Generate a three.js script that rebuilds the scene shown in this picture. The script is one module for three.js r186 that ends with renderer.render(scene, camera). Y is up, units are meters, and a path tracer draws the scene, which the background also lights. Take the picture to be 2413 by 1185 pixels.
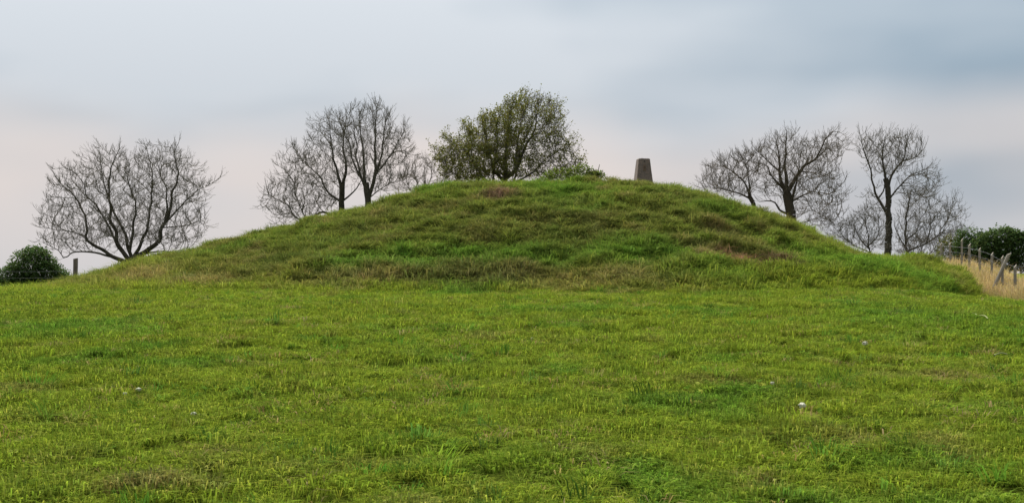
import * as THREE from 'three';
import { ImprovedNoise } from 'three/addons/math/ImprovedNoise.js';
import { mergeGeometries } from 'three/addons/utils/BufferGeometryUtils.js';

// ---------------------------------------------------------------- camera, sky, sun, exposure
const scene = new THREE.Scene();
const FOCAL = 2913, EYE = 1.6, HZ = 630;                     // focal length and eye level in photo pixels, eye height in m
const camera = new THREE.PerspectiveCamera(2 * Math.atan(592.5 / FOCAL) * 180 / Math.PI, 2413 / 1185, 0.1, 20000);
camera.position.set(0, EYE, 0);
camera.lookAt(0, EYE, -10);
camera.setViewOffset(2413, 1185, 0, 592.5 - HZ, 2413, 1185); // shifted lens: verticals stay vertical

const EXPOSURE = 5.5;
const renderer = new THREE.WebGLRenderer({ antialias: true });
renderer.toneMapping = THREE.LinearToneMapping;
renderer.toneMappingExposure = EXPOSURE;
renderer.shadowMap.enabled = true;

const noise = new ImprovedNoise();
const n3 = (x, y, z) => noise.noise(x, y, z);
function fbm(x, y, z, oct = 4) { let a = 0.5, s = 0, f = 1; for (let i = 0; i < oct; i++) { s += a * n3(x * f + i * 17.3, y * f + i * 5.1, z * f - i * 9.7); f *= 2.03; a *= 0.5; } return s; }
const clamp = (v, a = 0, b = 1) => Math.min(b, Math.max(a, v));
const sstep = (a, b, v) => { const t = clamp((v - a) / (b - a)); return t * t * (3 - 2 * t); };
const lerp = (a, b, t) => a + (b - a) * t;
const mix3 = (a, b, t) => [lerp(a[0], b[0], t), lerp(a[1], b[1], t), lerp(a[2], b[2], t)];
function rng(seed) { let s = seed >>> 0; return () => { s = (s + 0x6D2B79F5) >>> 0; let t = s; t = Math.imul(t ^ (t >>> 15), t | 1); t ^= t + Math.imul(t ^ (t >>> 7), t | 61); return ((t ^ (t >>> 14)) >>> 0) / 4294967296; }; }

{ // a high overcast with broad, soft cloud banks: blue-grey sheets over a paler, faintly pink band low down
  const W = 1024, H = 512, data = new Float32Array(W * H * 4);
  for (let j = 0; j < H; j++) for (let i = 0; i < W; i++) {
    const el = ((j + 0.5) / H - 0.5) * Math.PI, az = ((i + 0.5) / W - 0.5) * 2 * Math.PI;
    const dx = Math.cos(el) * Math.cos(az), dy = Math.sin(el), dz = Math.cos(el) * Math.sin(az);
    const e = Math.max(dy, -0.05), k = 1 / (e + 0.16);
    const px = dx * k, pz = dz * k;                          // cloud layer seen in perspective
    const big = fbm(px * 0.55 + 3.1, 1.7, pz * 0.55 + 0.4, 3), fine = fbm(px * 1.6 - 7.2, 8.8, pz * 1.6 + 2.2, 4);
    const band = fbm(az * 2.2 + 5.5, el * 17, 3.3, 4);       // thin streaks of the lower cloud sheet
    const side = 0.5 + 0.5 * (dx * 2.2 + 0.18 * big * 4);    // the bank thickens to one side of the sky
    const dark = clamp(0.08 + 0.85 * sstep(0.2, 1.05, side) + 0.9 * big + 0.62 * fine + 0.55 * band);
    let c = mix3([0.50, 0.535, 0.575], [0.25, 0.325, 0.395], dark);
    const low = sstep(0.15, 0.07, dy + 0.05 * fbm(dx * 5 + 2, 4.4, dz * 5, 3) - 0.02 * big);
    const pinkness = low * clamp(0.78 + 1.5 * fbm(dx * 3.2 + 45.21, 2.2 + dy * 9, dz * 3.2 + 16.88, 3) - 0.12 * sstep(0.24, 0.42, dx));
    c = mix3(c, [0.65, 0.59, 0.565], clamp(pinkness));
    const hor = sstep(0.10, -0.02, dy) * 0.75;
    c = mix3(c, [0.66, 0.645, 0.655], hor);
    const up = 1 + 2 * Math.max(dy, 0);                      // the standard overcast sky: three times as bright overhead as at the horizon
    const o = (j * W + i) * 4;
    data[o] = c[0] * up / EXPOSURE; data[o + 1] = c[1] * up / EXPOSURE; data[o + 2] = c[2] * up / EXPOSURE; data[o + 3] = 1;
  }
  const t = new THREE.DataTexture(data, W, H, THREE.RGBAFormat, THREE.FloatType);
  t.mapping = THREE.EquirectangularReflectionMapping; t.magFilter = THREE.LinearFilter; t.minFilter = THREE.LinearFilter; t.wrapS = THREE.RepeatWrapping; t.needsUpdate = true;
  scene.background = t; scene.environment = t;
}
const sun = new THREE.DirectionalLight(new THREE.Color(1, 0.965, 0.9), 1.5);
sun.position.set(-16, 60, -76); sun.target.position.set(0, 0, -28);
sun.castShadow = true; sun.shadow.radius = 40; sun.shadow.mapSize.set(4096, 4096);
Object.assign(sun.shadow.camera, { left: -45, right: 45, top: 45, bottom: -45, near: 1, far: 200 });
scene.add(sun, sun.target);

// ---------------------------------------------------------------- terrain (d = distance in front of the camera, -z)
function table(t) { // smooth monotone-ish interpolation
  const n = t.length, m = [];
  const s = i => (t[i + 1][1] - t[i][1]) / (t[i + 1][0] - t[i][0]);
  for (let i = 0; i < n; i++) { if (i === 0) m.push(s(0)); else if (i === n - 1) m.push(s(n - 2)); else { const a = s(i - 1), b = s(i); m.push(a * b <= 0 ? 0 : 2 * a * b / (a + b)); } }
  return v => {
    if (v <= t[0][0]) return t[0][1]; if (v >= t[n - 1][0]) return t[n - 1][1];
    let i = 0; while (v > t[i + 1][0]) i++;
    const h = t[i + 1][0] - t[i][0], u = (v - t[i][0]) / h, u2 = u * u, u3 = u2 * u;
    return (2 * u3 - 3 * u2 + 1) * t[i][1] + (u3 - 2 * u2 + u) * h * m[i] + (-2 * u3 + 3 * u2) * t[i + 1][1] + (u3 - u2) * h * m[i + 1];
  };
}
const riseT = table([[-6000, -75], [-400, -20], [-60, -3.4], [0, 0], [8, 0.42], [16, 0.8], [24, 1.06], [32, 1.12], [40, 0.98], [60, 0.3], [100, -2.2], [200, -9], [500, -28], [1500, -60], [6000, -75]]);
const stripT = table([[0, 0], [18, 0.62], [26, 0.58], [32, 0.6], [36, 0.95], [40, 1.22], [45, 1.33], [60, 0.7], [100, -2.2]]);
function baseH(x, d) {
  let h = riseT(d);
  const far = 1 - sstep(46, 80, d);
  h = lerp(h, stripT(clamp(d, 0, 100)), sstep(7.5, 12.4, x) * far * sstep(8, 24, d));
  h -= 0.17 * sstep(-9, -13, x) * sstep(18, 28, d) * far;
  h -= 6 * sstep(60, 400, Math.abs(x)) * (1 - sstep(200, 1500, d));
  return h;
}
const MX = 1.8, MD = 36.2;
// cross-section of the barrow: height above eye level against x
const CROSS = [[-15.0, -0.766], [-14.29, -0.718], [-13.1, -0.624], [-11.92, -0.327], [-10.74, -0.031], [-9.55, 0.265], [-8.37, 0.597], [-7.18, 0.881], [-6.0, 1.213], [-4.81, 1.509], [-3.63, 1.829], [-2.45, 2.137], [-1.26, 2.255], [-0.08, 2.314], [1.11, 2.35], [2.29, 2.385], [2.88, 2.35], [3.95, 2.279], [4.66, 2.196], [5.37, 2.066], [6.44, 1.663], [7.62, 1.331], [8.21, 1.094], [8.92, 0.679], [9.99, 0.276], [10.82, 0.205], [11.77, 0.193], [12.18, 0.063], [12.45, -0.05], [12.75, -0.5], [13.1, -0.95], [18, -1.0]];
const crossT = table(CROSS);
const frontT = table([[0, 0], [1.5, -0.04], [3, -0.2], [4.5, -0.52], [6, -0.98], [7.5, -1.52], [9, -2.08], [10.5, -2.62], [11.6, -2.94], [12.4, -3.12], [13.4, -3.2], [18, -3.3]]);
const backT = table([[0, 0], [1.5, -0.12], [3, -0.45], [6, -1.4], [10, -2.9], [14, -4.2], [20, -6]]);
const TOP = crossT(MX) + EYE;
function moundH(x, d) { // height of the barrow above the base ground (may be negative outside it)
  const dx = x - MX, dd = d - MD, r = Math.hypot(dx, dd);
  if (r > 19.5) return -1;
  const c2 = r < 1e-4 ? 0 : (dx * dx) / (r * r);
  const side = crossT(MX + Math.sign(dx) * r) + EYE - baseH(x, d);
  const wob = 1 + 0.17 * sstep(1, 9, dx) + 0.13 * n3(x * 0.3, 2.2, 0.5) + 0.06 * n3(x * 0.95, 6.2, 1.5);   // the foot line wanders
  const fb = TOP + (dd < 0 ? frontT(r * lerp(1, wob, sstep(5, 11, r))) : backT(r)) - baseH(MX, d);
  let m = c2 * side + (1 - c2) * fb;
  if (x > 11.6) m = Math.min(m, (12.75 - x) * 2.4);
  return m;
}
function microField(x, d) { return 0.06 * fbm(x * 1.1, 3.3, d * 1.1, 3) + 0.07 * Math.abs(n3(x * 1.7, 8.3, d * 1.7)) + 0.10 * fbm(x * 0.22, 7.7, d * 0.22, 2); }
function tussock(x, d, m = 1) { return 0.22 * Math.abs(n3(x * 0.42, 3.7, m * 2.3 + d * 0.1)) + 0.16 * fbm(x * 0.9 + 11, 1.1, d * 1.1, 3) + 0.26 * Math.abs(n3(x * 1.5, 5.5, d * 2.2)) + 0.12 * Math.abs(n3(x * 3.4, 1.5, d * 4.6)) - 0.15 + 0.12 * fbm(x * 0.3, 2.7, d * 0.3 + 4, 2); }
const hoof = (x, d) => sstep(0.25, 0.38, n3(x * 3.1 + 9.3, 4.4, d * 3.1) + 0.3 * n3(x * 1.1, 8.1, d * 1.1)); // trodden hollows in the turf
function groundOnly(x, d) { return baseH(x, d) + (d < 70 ? (microField(x, d) - (d < 34 ? 0.075 * hoof(x, d) : 0)) * sstep(1500, 60, Math.abs(x)) : 0); }
function surfH(x, d) {
  const g = groundOnly(x, d), m = moundH(x, d);
  if (m < -0.4) return g;
  // soft blend at the foot
  const k = 0.16, h = clamp(0.5 + 0.5 * m / k), sm = lerp(0, m, h) + k * h * (1 - h);
  return g + sm + tussock(x, d, m) * sstep(0.02, 0.5, m) - 0.02;
}
// photo pixel <-> world
const toX = (px, d) => (px - 1206.5) / FOCAL * d, toY = (py, d) => EYE + (HZ - py) / FOCAL * d;
function onGround(px, py, dmin = 5, dmax = 44) { // where the line of sight through a photo pixel meets the ground
  for (let d = dmin; d < dmax; d += 0.05) if (surfH(toX(px, d), d) >= toY(py, d)) return [toX(px, d), d];
  return [toX(px, dmax), dmax];
}

// ---------------------------------------------------------------- helpers for objects
const taken = new Map();
function numbered(name) { const k = taken.get(name) || 0; taken.set(name, k + 1); return k ? `${name}_${String(k).padStart(3, '0')}` : name; }
function shadow(o) { o.traverse(c => { if (c.isMesh) { c.castShadow = true; c.receiveShadow = true; } }); return o; }
function tag(o, label, category, group, kind) { o.userData.label = label; o.userData.category = category; if (group) o.userData.group = group; if (kind) o.userData.kind = kind; return shadow(o); }
function top(o, name) { o.name = numbered(name); scene.add(o); return o; }
function part(geo, mat, name, parent) { const m = new THREE.Mesh(geo, mat); m.name = name; m.castShadow = m.receiveShadow = true; parent.add(m); return m; }
const lin = (r, g, b) => new THREE.Color().setRGB(r, g, b);
function dataTex(size, fn, srgb) {
  const a = new Uint8Array(size * size * 4);
  for (let j = 0; j < size; j++) for (let i = 0; i < size; i++) { const c = fn(i / size, j / size), o = (j * size + i) * 4; for (let k = 0; k < 3; k++) { let v = clamp(c[k]); if (srgb) v = v <= 0.0031308 ? v * 12.92 : 1.055 * Math.pow(v, 1 / 2.4) - 0.055; a[o + k] = Math.round(v * 255); } a[o + 3] = 255; }
  const t = new THREE.DataTexture(a, size, size); t.wrapS = t.wrapT = THREE.RepeatWrapping; t.magFilter = THREE.LinearFilter; t.minFilter = THREE.LinearMipmapLinearFilter; t.generateMipmaps = true;
  if (srgb) t.colorSpace = THREE.SRGBColorSpace; t.needsUpdate = true; return t;
}
// tiling noise on a torus
const tn = (u, v, f, s) => fbm(Math.cos(u * 6.2832) * f + s, Math.sin(u * 6.2832) * f + Math.cos(v * 6.2832) * f, Math.sin(v * 6.2832) * f + s * 0.7, 4);

// ---------------------------------------------------------------- ground and mound sheets
function axis(lo, hi, step, far, grow) { const a = []; for (let v = lo; v <= hi + 1e-6; v += step) a.push(v); let s = step, v = hi; while (v < far) { s *= grow; v += s; a.push(Math.min(v, far)); } s = step; v = lo; while (v > -far) { s *= grow; v -= s; a.unshift(Math.max(v, -far)); } return a; }
function sheet(xs, ds, hf, colf) {
  const nx = xs.length, nd = ds.length, P = new Float32Array(nx * nd * 3), U = new Float32Array(nx * nd * 2), C = new Float32Array(nx * nd * 3), I = [];
  for (let j = 0; j < nd; j++) for (let i = 0; i < nx; i++) { const k = j * nx + i; P[k * 3] = xs[i]; P[k * 3 + 1] = hf(xs[i], ds[j]); P[k * 3 + 2] = -ds[j]; U[k * 2] = xs[i] / 6; U[k * 2 + 1] = ds[j] / 6; const c = colf(xs[i], ds[j]); C.set(c, k * 3); }
  for (let j = 0; j < nd - 1; j++) for (let i = 0; i < nx - 1; i++) { const a = j * nx + i, b = a + 1, c = a + nx, e = c + 1; I.push(a, b, e, a, e, c); }
  const g = new THREE.BufferGeometry(); g.setAttribute('position', new THREE.BufferAttribute(P, 3)); g.setAttribute('uv', new THREE.BufferAttribute(U, 2)); g.setAttribute('color', new THREE.BufferAttribute(C, 3)); g.setIndex(I); g.computeVertexNormals(); return g;
}
// what grows where: blend of yellow-green sward, lush green, dead straw and brown thatch (patches of matter, not light)
const YG = [0.175, 0.228, 0.022], LG = [0.09, 0.195, 0.021], ST = [0.26, 0.21, 0.075], BR = [0.125, 0.095, 0.04], OL = [0.12, 0.16, 0.024], DK = [0.06, 0.09, 0.017];
const spots = []; // [x, d, rx, rd, colour, strength]
function spot(px, py, rx, rd, col, s = 1) { const [x, d] = onGround(px, py); spots.push([x, d, rx, rd, col, s]); return [x, d]; }
function swardColor(x, d) {
  const m = moundH(x, d), onM = sstep(0.0, 0.9, m + 0.35 * fbm(x * 0.6 + 4, 5, d * 0.6, 3)) * sstep(-0.05, 0.1, m) * (1 - 0.35 * sstep(4, 9, x));
  const a = fbm(x * 0.45 + 40, 1, d * 0.45, 4), b = fbm(x * 1.3 + 9, 4, d * 1.3 + 3, 3), e = fbm(x * 0.16, 9, d * 0.16 + 8, 2), f = fbm(x * 3.1, 2, d * 3.1, 3);
  let c = mix3(YG, OL, onM * 0.95);
  const g = fbm(x * 4.2 + 3, 7, d * 4.2, 3);
  c = mix3(c, LG, sstep(0.06, 0.34, a + 0.5 * e + 0.25 * b) * (0.75 - 0.25 * onM));
  c = mix3(c, mix3(ST, BR, 0.45), sstep(0.10, 0.42, -a * 0.6 + b * 0.8 + 0.2 * f) * (0.42 + 0.4 * onM));
  if (onM > 0) c = mix3(c, BR, onM * 0.5 * sstep(-0.05, 0.3, fbm(x * 0.5 + 70, 3, d * 0.8, 3)));
  const foot = sstep(-0.14, 0.12, m + 0.25 * b) * (1 - sstep(0.3, 0.95, m + 0.4 * a)) * sstep(6.6, 3.0, x) * sstep(36, 33, d) * clamp(0.75 + 1.6 * e + 0.8 * a);      // rough band at the foot of the mound
  c = mix3(c, mix3(ST, BR, 0.62 + 0.5 * b), foot * 0.6 * clamp(0.7 + 1.8 * b + f));
  c = mix3(c, DK, 0.55 * sstep(0.1, 0.3, g + 0.3 * a)); c = mix3(c, mix3(ST, YG, 0.5), 0.4 * sstep(0.1, 0.32, -g + 0.3 * b));
  for (const [sx, sd, rx, rd, col, s] of spots) { const q = Math.hypot((x - sx) / rx, (d - sd) / rd); if (q < 1.5) c = mix3(c, col, (col === LG ? 0.68 : 0.9) * s * sstep(1.25, 0.35, q + 0.9 * b + 0.7 * f + 0.4 * g)); }
  return c;
}
spot(835, 632, 0.95, 1.0, LG); spot(1050, 612, 1.7, 1.5, LG); spot(1200, 596, 1.2, 1.0, LG, 0.8); spot(1420, 590, 2.4, 1.1, LG, 0.85); spot(1330, 450, 1.6, 1.6, LG, 0.55); spot(1020, 452, 1.2, 1.0, LG, 0.6);
spot(1990, 610, 2.0, 1.4, LG, 0.85); spot(2110, 628, 1.4, 1.4, LG, 0.8); spot(1620, 620, 1.8, 1.2, LG, 0.5); spot(2240, 760, 1.8, 3.0, LG, 0.6); spot(2180, 1090, 0.45, 0.4, LG, 0.6); spot(1150, 1090, 0.9, 0.5, LG, 0.4);
for (const [px, py, rx] of [[1150, 515, 2.2], [1420, 525, 2.0], [930, 500, 1.8], [1600, 500, 1.5], [760, 570, 1.6], [1300, 555, 1.4]]) spot(px, py, rx, 1.6, mix3(BR, OL, 0.5), 0.4);
spot(1180, 463, 0.55, 0.55, [0.16, 0.10, 0.065], 0.9); spot(1745, 612, 0.55, 0.45, [0.27, 0.16, 0.08], 1.1); spot(1810, 615, 0.6, 0.4, [0.12, 0.08, 0.045], 0.9); spot(1800, 548, 0.6, 0.45, [0.17, 0.11, 0.05], 0.8); spot(1580, 462, 1.0, 0.8, BR, 0.3);
spot(340, 655, 0.9, 1.2, ST, 0.75); spot(480, 668, 0.9, 0.8, mix3(ST, BR, 0.3), 0.7); spot(860, 660, 1.2, 0.7, mix3(ST, BR, 0.3), 0.6); spot(1150, 655, 2.2, 0.7, BR, 0.7); spot(1430, 650, 1.4, 0.7, mix3(ST, BR, 0.35), 0.55); spot(670, 615, 0.95, 0.9, DK, 0.85);
spot(330, 1165, 0.5, 0.18, mix3(ST, BR, 0.4), 0.7); spot(1780, 1160, 0.14, 0.09, ST, 0.9); spot(1690, 905, 0.45, 0.3, BR, 0.5); spot(2200, 895, 0.6, 0.35, ST, 0.5); spot(600, 700, 1.5, 1.2, YG, 0.4); spot(1780, 520, 1.5, 1.0, OL, 0.5);

const soilTex = dataTex(512, (u, v) => { const a = tn(u, v, 3, 1.3), b = tn(u, v, 14, 6.1), c = tn(u, v, 40, 2.9); const k = clamp(0.62 + 0.5 * a + 0.6 * b + 0.5 * c, 0.12, 1); return [k, k * (0.98 - 0.1 * b), k * (0.92 + 0.15 * a)]; }, true);
const soilBump = dataTex(512, (u, v) => { const k = 0.5 + 0.5 * tn(u, v, 14, 6.1) + 0.6 * tn(u, v, 40, 2.9); return [k, k, k]; });
const turfMat = new THREE.MeshPhysicalMaterial({ specularIntensity: 0, vertexColors: true, map: soilTex, bumpMap: soilBump, bumpScale: 0.03, roughness: 1 });
const tussockGap = (x, d) => Math.max(sstep(0.09, 0.03, Math.abs(n3(x * 1.5, 5.5, d * 2.2))), sstep(0.08, 0.03, Math.abs(n3(x * 3.4, 1.5, d * 4.6))));
const thatch = (x, d) => mix3(swardColor(x, d), [0.10, 0.085, 0.035], 0.3);
{
  const xs = axis(-14, 14, 0.12, 6000, 1.2), ds = axis(4, 40, 0.12, 6000, 1.2);
  const g = top(new THREE.Mesh(sheet(xs, ds, (x, d) => { const m = moundH(x, d); return groundOnly(x, d) - 0.25 * sstep(0.15, 0.6, m); }, (x, d) => d < 48 && d > -3 && Math.abs(x) < 19 ? thatch(x, d) : mix3([0.085, 0.10, 0.028], [0.06, 0.085, 0.03], clamp(0.5 + fbm(x * 0.01, 1, d * 0.01, 3)))), turfMat), 'ground');
  g.userData.kind = 'structure'; g.userData.label = 'green pasture rising gently to the grassy mound'; g.userData.category = 'ground'; shadow(g);
  const mx = [], md = []; for (let x = -16.5; x <= 14.6; x += 0.13) mx.push(x); for (let d = 21.5; d <= 52; d += 0.13) md.push(d);
  const sh = sheet(mx, md, (x, d) => { const m = moundH(x, d); return m < -0.14 ? groundOnly(x, d) - 0.06 - 0.1 * sstep(-0.14, -0.4, m) : surfH(x, d) + 0.004; }, thatch);
  // keep only the part that is the mound
  const I = sh.index.array, P = sh.attributes.position.array, keep = []; for (let i = 0; i < I.length; i += 3) { let ok = false; for (let k = 0; k < 3; k++) { const v = I[i + k]; if (moundH(P[v * 3], -P[v * 3 + 2]) > -0.16) ok = true; } if (ok) keep.push(I[i], I[i + 1], I[i + 2]); }
  sh.setIndex(keep);
  const mo = top(new THREE.Mesh(sh, turfMat), 'mound'); mo.userData.kind = 'structure'; mo.userData.label = 'round grassy burial mound with flat top'; mo.userData.category = 'mound'; shadow(mo);
}

// ---------------------------------------------------------------- grass
function bladeTuft(seed, n, spread, hLo, hHi, width, lean, strawShare, tone = 0.25) {
  const R = rng(seed), P = [], C = [], I = [], N = [];
  for (let b = 0; b < n; b++) {
    const a = R() * 6.2832, rr = spread * Math.sqrt(R()), x0 = Math.cos(a) * rr, z0 = Math.sin(a) * rr;
    const dir = a + (R() - 0.5) * 2.4, h = lerp(hLo, hHi, R()), l = h * lean * (0.3 + 1.2 * R()), w = width * (0.6 + 0.7 * R());
    const ux = Math.cos(dir), uz = Math.sin(dir), sx = -uz * w / 2, sz = ux * w / 2;
    const k = P.length / 3, straw = R() < strawShare, t = 1 - tone + 2 * tone * R();
    const c = straw ? [1.35 * t, 1.16 * t, 1.5 * t] : [t * (0.9 + 0.2 * R()), t, t * (0.8 + 0.4 * R())];
    const mx = x0 + ux * l * 0.38, mz = z0 + uz * l * 0.38, my = h * 0.66, ex = x0 + ux * l, ez = z0 + uz * l, ey = h * (0.92 - 0.25 * Math.min(1, lean));
    P.push(x0 - sx, -0.03, z0 - sz, x0 + sx, -0.03, z0 + sz, mx - sx * 0.85, my, mz - sz * 0.85, mx + sx * 0.85, my, mz + sz * 0.85, ex, ey, ez);
    for (let i = 0; i < 5; i++) C.push(...c);
    I.push(k, k + 1, k + 3, k, k + 3, k + 2, k + 2, k + 3, k + 4);
  }
  const g = new THREE.BufferGeometry(); g.setAttribute('position', new THREE.Float32BufferAttribute(P, 3)); g.setAttribute('color', new THREE.Float32BufferAttribute(C, 3)); g.setIndex(I); g.computeVertexNormals(); return g;
}
const grassMat = new THREE.MeshPhysicalMaterial({ color: 0xffffff, vertexColors: true, roughness: 1, transmission: 0.4, thickness: 0, side: THREE.DoubleSide, specularIntensity: 0 });
const M4 = new THREE.Matrix4(), Q = new THREE.Quaternion(), E = new THREE.Euler(), V = new THREE.Vector3(), S = new THREE.Vector3(), COL = new THREE.Color();
function scatter(name, label, category, variants, seed, place) { // place(R, emit) calls emit(x, d, scale, heightScale, colour, tilt)
  const R = rng(seed), lists = variants.map(() => []);
  place(R, (x, d, s, hs, c, tilt = 0.15, y = null) => lists[Math.floor(R() * variants.length)].push([x, y === null ? surfH(x, d) : y, -d, s, hs, c, R() * 6.2832, (R() - 0.5) * 2 * tilt, (R() - 0.5) * 2 * tilt]));
  const grp = variants.length > 1 ? new THREE.Group() : null;
  variants.forEach((g, i) => {
    const L = lists[i], im = new THREE.InstancedMesh(g, grassMat, L.length);
    L.forEach(([x, y, z, s, hs, c, ry, rx, rz], k) => { M4.compose(V.set(x, y, z), Q.setFromEuler(E.set(rx, ry, rz)), S.set(s, s * hs, s)); im.setMatrixAt(k, M4); im.setColorAt(k, COL.setRGB(c[0], c[1], c[2])); });
    im.castShadow = im.receiveShadow = true; im.frustumCulled = false;
    if (grp) { im.name = 'grass_blades'; im.userData.kind = 'stuff'; grp.add(im); } else { top(im, name); tag(im, label, category, null, 'stuff'); }
  });
  if (grp) { top(grp, name); tag(grp, label, category, null, 'stuff'); }
}
const STONES = [[1892, 967, 0.036, 'largest pale stone, lying in the grass right of centre'], [1822, 916, 0.024, 'small white stone just behind the largest stone'], [2040, 818, 0.042, 'flat pale stone farthest back on the right side of the field'], [325, 932, 0.026, 'pale stone in the left field, right one of a close pair'], [293, 937, 0.02, 'tiny pale stone in the left field, left one of a close pair'], [455, 987, 0.028, 'greyish white stone alone in the left field'], [1255, 805, 0.028, 'pale stone in the middle of the field before the mound']].map(([px, py, s, l]) => [...onGround(px, py), s, l]);
const byStone = (x, d) => STONES.some(([sx, sd, s]) => Math.abs(x - sx) < s + 0.035 && d < sd + 0.06 && d > sd - 0.42);
const HALF = 0.414 * 1.06; // half the picture's width per metre of distance, and a little more
function jitter(c, R, a = 0.22) { const t = 1 - a + 2 * a * R(); return [c[0] * t * (0.92 + 0.16 * R()), c[1] * t, c[2] * t * (0.85 + 0.3 * R())]; }
const heightVar = (x, d) => (0.5 + 1.3 * clamp(0.3 + 1.2 * fbm(x * 1.3 + 5, 6, d * 1.3, 3))) * (0.75 + 0.55 * clamp(0.5 + 1.6 * fbm(x * 0.35 + 15, 2, d * 0.35, 2)));
{
  const near = [1, 2, 3, 4].map(i => bladeTuft(100 + i, 18, 0.055, 0.025, 0.075, 0.006, 1.35, 0.12, 0.4));
  scatter('pasture_grass', 'short green pasture grass covering the field in front of the mound', 'grass', near, 5, (R, emit) => {
    for (const [d0, d1, rho] of [[5.2, 9, 620], [9, 14, 460], [14, 20, 330], [20, 30, 210]]) {
      const n = rho * (HALF * (d1 * d1 - d0 * d0) + 4 * (d1 - d0));
      for (let i = 0; i < n; i++) {
        const d = Math.sqrt(lerp(d0 * d0, d1 * d1, R())), x = (R() * 2 - 1) * (HALF * d + 2);
        if (moundH(x, d) > 0.05 + 0.6 * R() * R()) continue;
        const k = heightVar(x, d), bare = fbm(x * 2.3 + 31, 3, d * 2.3, 3);
        if (bare > 0.2 && R() < 0.85) continue;
        if ((hoof(x, d) > 0.35 && R() < 0.93) || byStone(x, d)) continue;
        emit(x, d, (0.8 + 0.5 * R()) * (d > 14 ? 1.25 : 1), k * (0.8 + 0.5 * R()), jitter(swardColor(x, d), R));
      }
    }
  });
  const clump = [1, 2].map(i => bladeTuft(400 + i, 46, 0.085, 0.06, 0.15, 0.0065, 1.1, 0.08, 0.35));
  scatter('grass_clumps', 'longer darker grass clumps dotted over the pasture', 'grass', clump, 15, (R, emit) => {
    for (let i = 0; i < 5200; i++) {
      const d = Math.sqrt(lerp(27, 900, R())), x = (R() * 2 - 1) * (HALF * d + 1.5); if (moundH(x, d) > 0.1 || byStone(x, d)) continue;
      if (fbm(x * 0.9 + 60, 2, d * 0.9, 3) < 0.02 && R() < 0.8) continue;
      const k = R(); emit(x, d, 0.6 + 0.9 * R() * R(), 0.55 + 0.5 * R(), jitter(k < 0.62 ? mix3(LG, DK, 0.15 + 0.6 * R()) : k < 0.93 ? mix3(YG, LG, R()) : mix3(mix3(ST, YG, 0.5), BR, 0.6 * R()), R, 0.25), 0.25);
    }
  });
  const flat = bladeTuft(430, 9, 0.1, 0.006, 0.022, 0.006, 7, 0, 0.3);
  scatter('grass_litter', 'flattened dead straw blades lying among the pasture grass', 'grass', [flat], 16, (R, emit) => {
    for (let i = 0; i < 7000; i++) { const d = Math.sqrt(lerp(27, 800, R())), x = (R() * 2 - 1) * (HALF * d + 1.5); if (moundH(x, d) > 0.1 || fbm(x * 0.8 + 20, 5, d * 0.8, 3) < -0.02 + 0.15 * R()) continue; emit(x, d, 0.6 + 0.8 * R(), 1, jitter(mix3(ST, BR, 0.5 * R()), R, 0.25), 0.1, surfH(x, d) + 0.035 + 0.03 * R()); }
  });
  const rosette = (() => { const R = rng(77), P = [], C = [], I = []; for (let b = 0; b < 7; b++) { const a = b * 0.9 + R(), l = 0.05 + 0.04 * R(), w = l * 0.3, ux = Math.cos(a), uz = Math.sin(a), k = P.length / 3, t = 0.8 + 0.4 * R(); P.push(0, 0, 0, ux * l * 0.5 - uz * w, 0.03, uz * l * 0.5 + ux * w, ux * l * 0.5 + uz * w, 0.03, uz * l * 0.5 - ux * w, ux * l, 0.025 + 0.02 * R(), uz * l); for (let i = 0; i < 4; i++) C.push(t, t, t); I.push(k, k + 1, k + 2, k + 1, k + 3, k + 2); } const g = new THREE.BufferGeometry(); g.setAttribute('position', new THREE.Float32BufferAttribute(P, 3)); g.setAttribute('color', new THREE.Float32BufferAttribute(C, 3)); g.setIndex(I); g.computeVertexNormals(); return g; })();
  scatter('broadleaf_weeds', 'small broad-leaved weeds scattered through the pasture grass', 'weeds', [rosette], 17, (R, emit) => {
    for (let i = 0; i < 5000; i++) { const d = Math.sqrt(lerp(27, 700, R())), x = (R() * 2 - 1) * (HALF * d + 1.5); if (moundH(x, d) > 0.1 || fbm(x * 1.1 + 80, 5, d * 1.1, 2) < 0.03) continue; emit(x, d, 0.28 + 0.32 * R(), 1, jitter(R() < 0.6 ? [0.12, 0.19, 0.022] : [0.21, 0.245, 0.04], R, 0.25), 0.45, surfH(x, d) + 0.025 + 0.03 * R()); }
  });
  scatter('mound_tussocks', 'taller arching grass tussocks standing out on the mound', 'grass', clump, 18, (R, emit) => {
    for (let i = 0; i < 3600; i++) { const d = lerp(22.5, 40, R()), x = (R() * 2 - 1) * (HALF * d + 1), m = moundH(x, d); if (m < 0.05 || x > 12.8 || fbm(x * 0.7 + 33, 2, d * 0.7, 3) < 0.0) continue; const fb = (1 - sstep(0.3, 1.1, m)); emit(x, d, 0.85 + 0.7 * R() * R() + 0.4 * fb * R(), 0.55 + 0.45 * R(), jitter(mix3(swardColor(x, d), R() < 0.35 ? mix3(ST, BR, R()) : DK, 0.45 * R()), R, 0.25), 0.35); }
  });
  const rough = [1, 2, 3, 4].map(i => bladeTuft(200 + i, 18, 0.10, 0.05, 0.12, 0.009, 1.9, 0.16));
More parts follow.
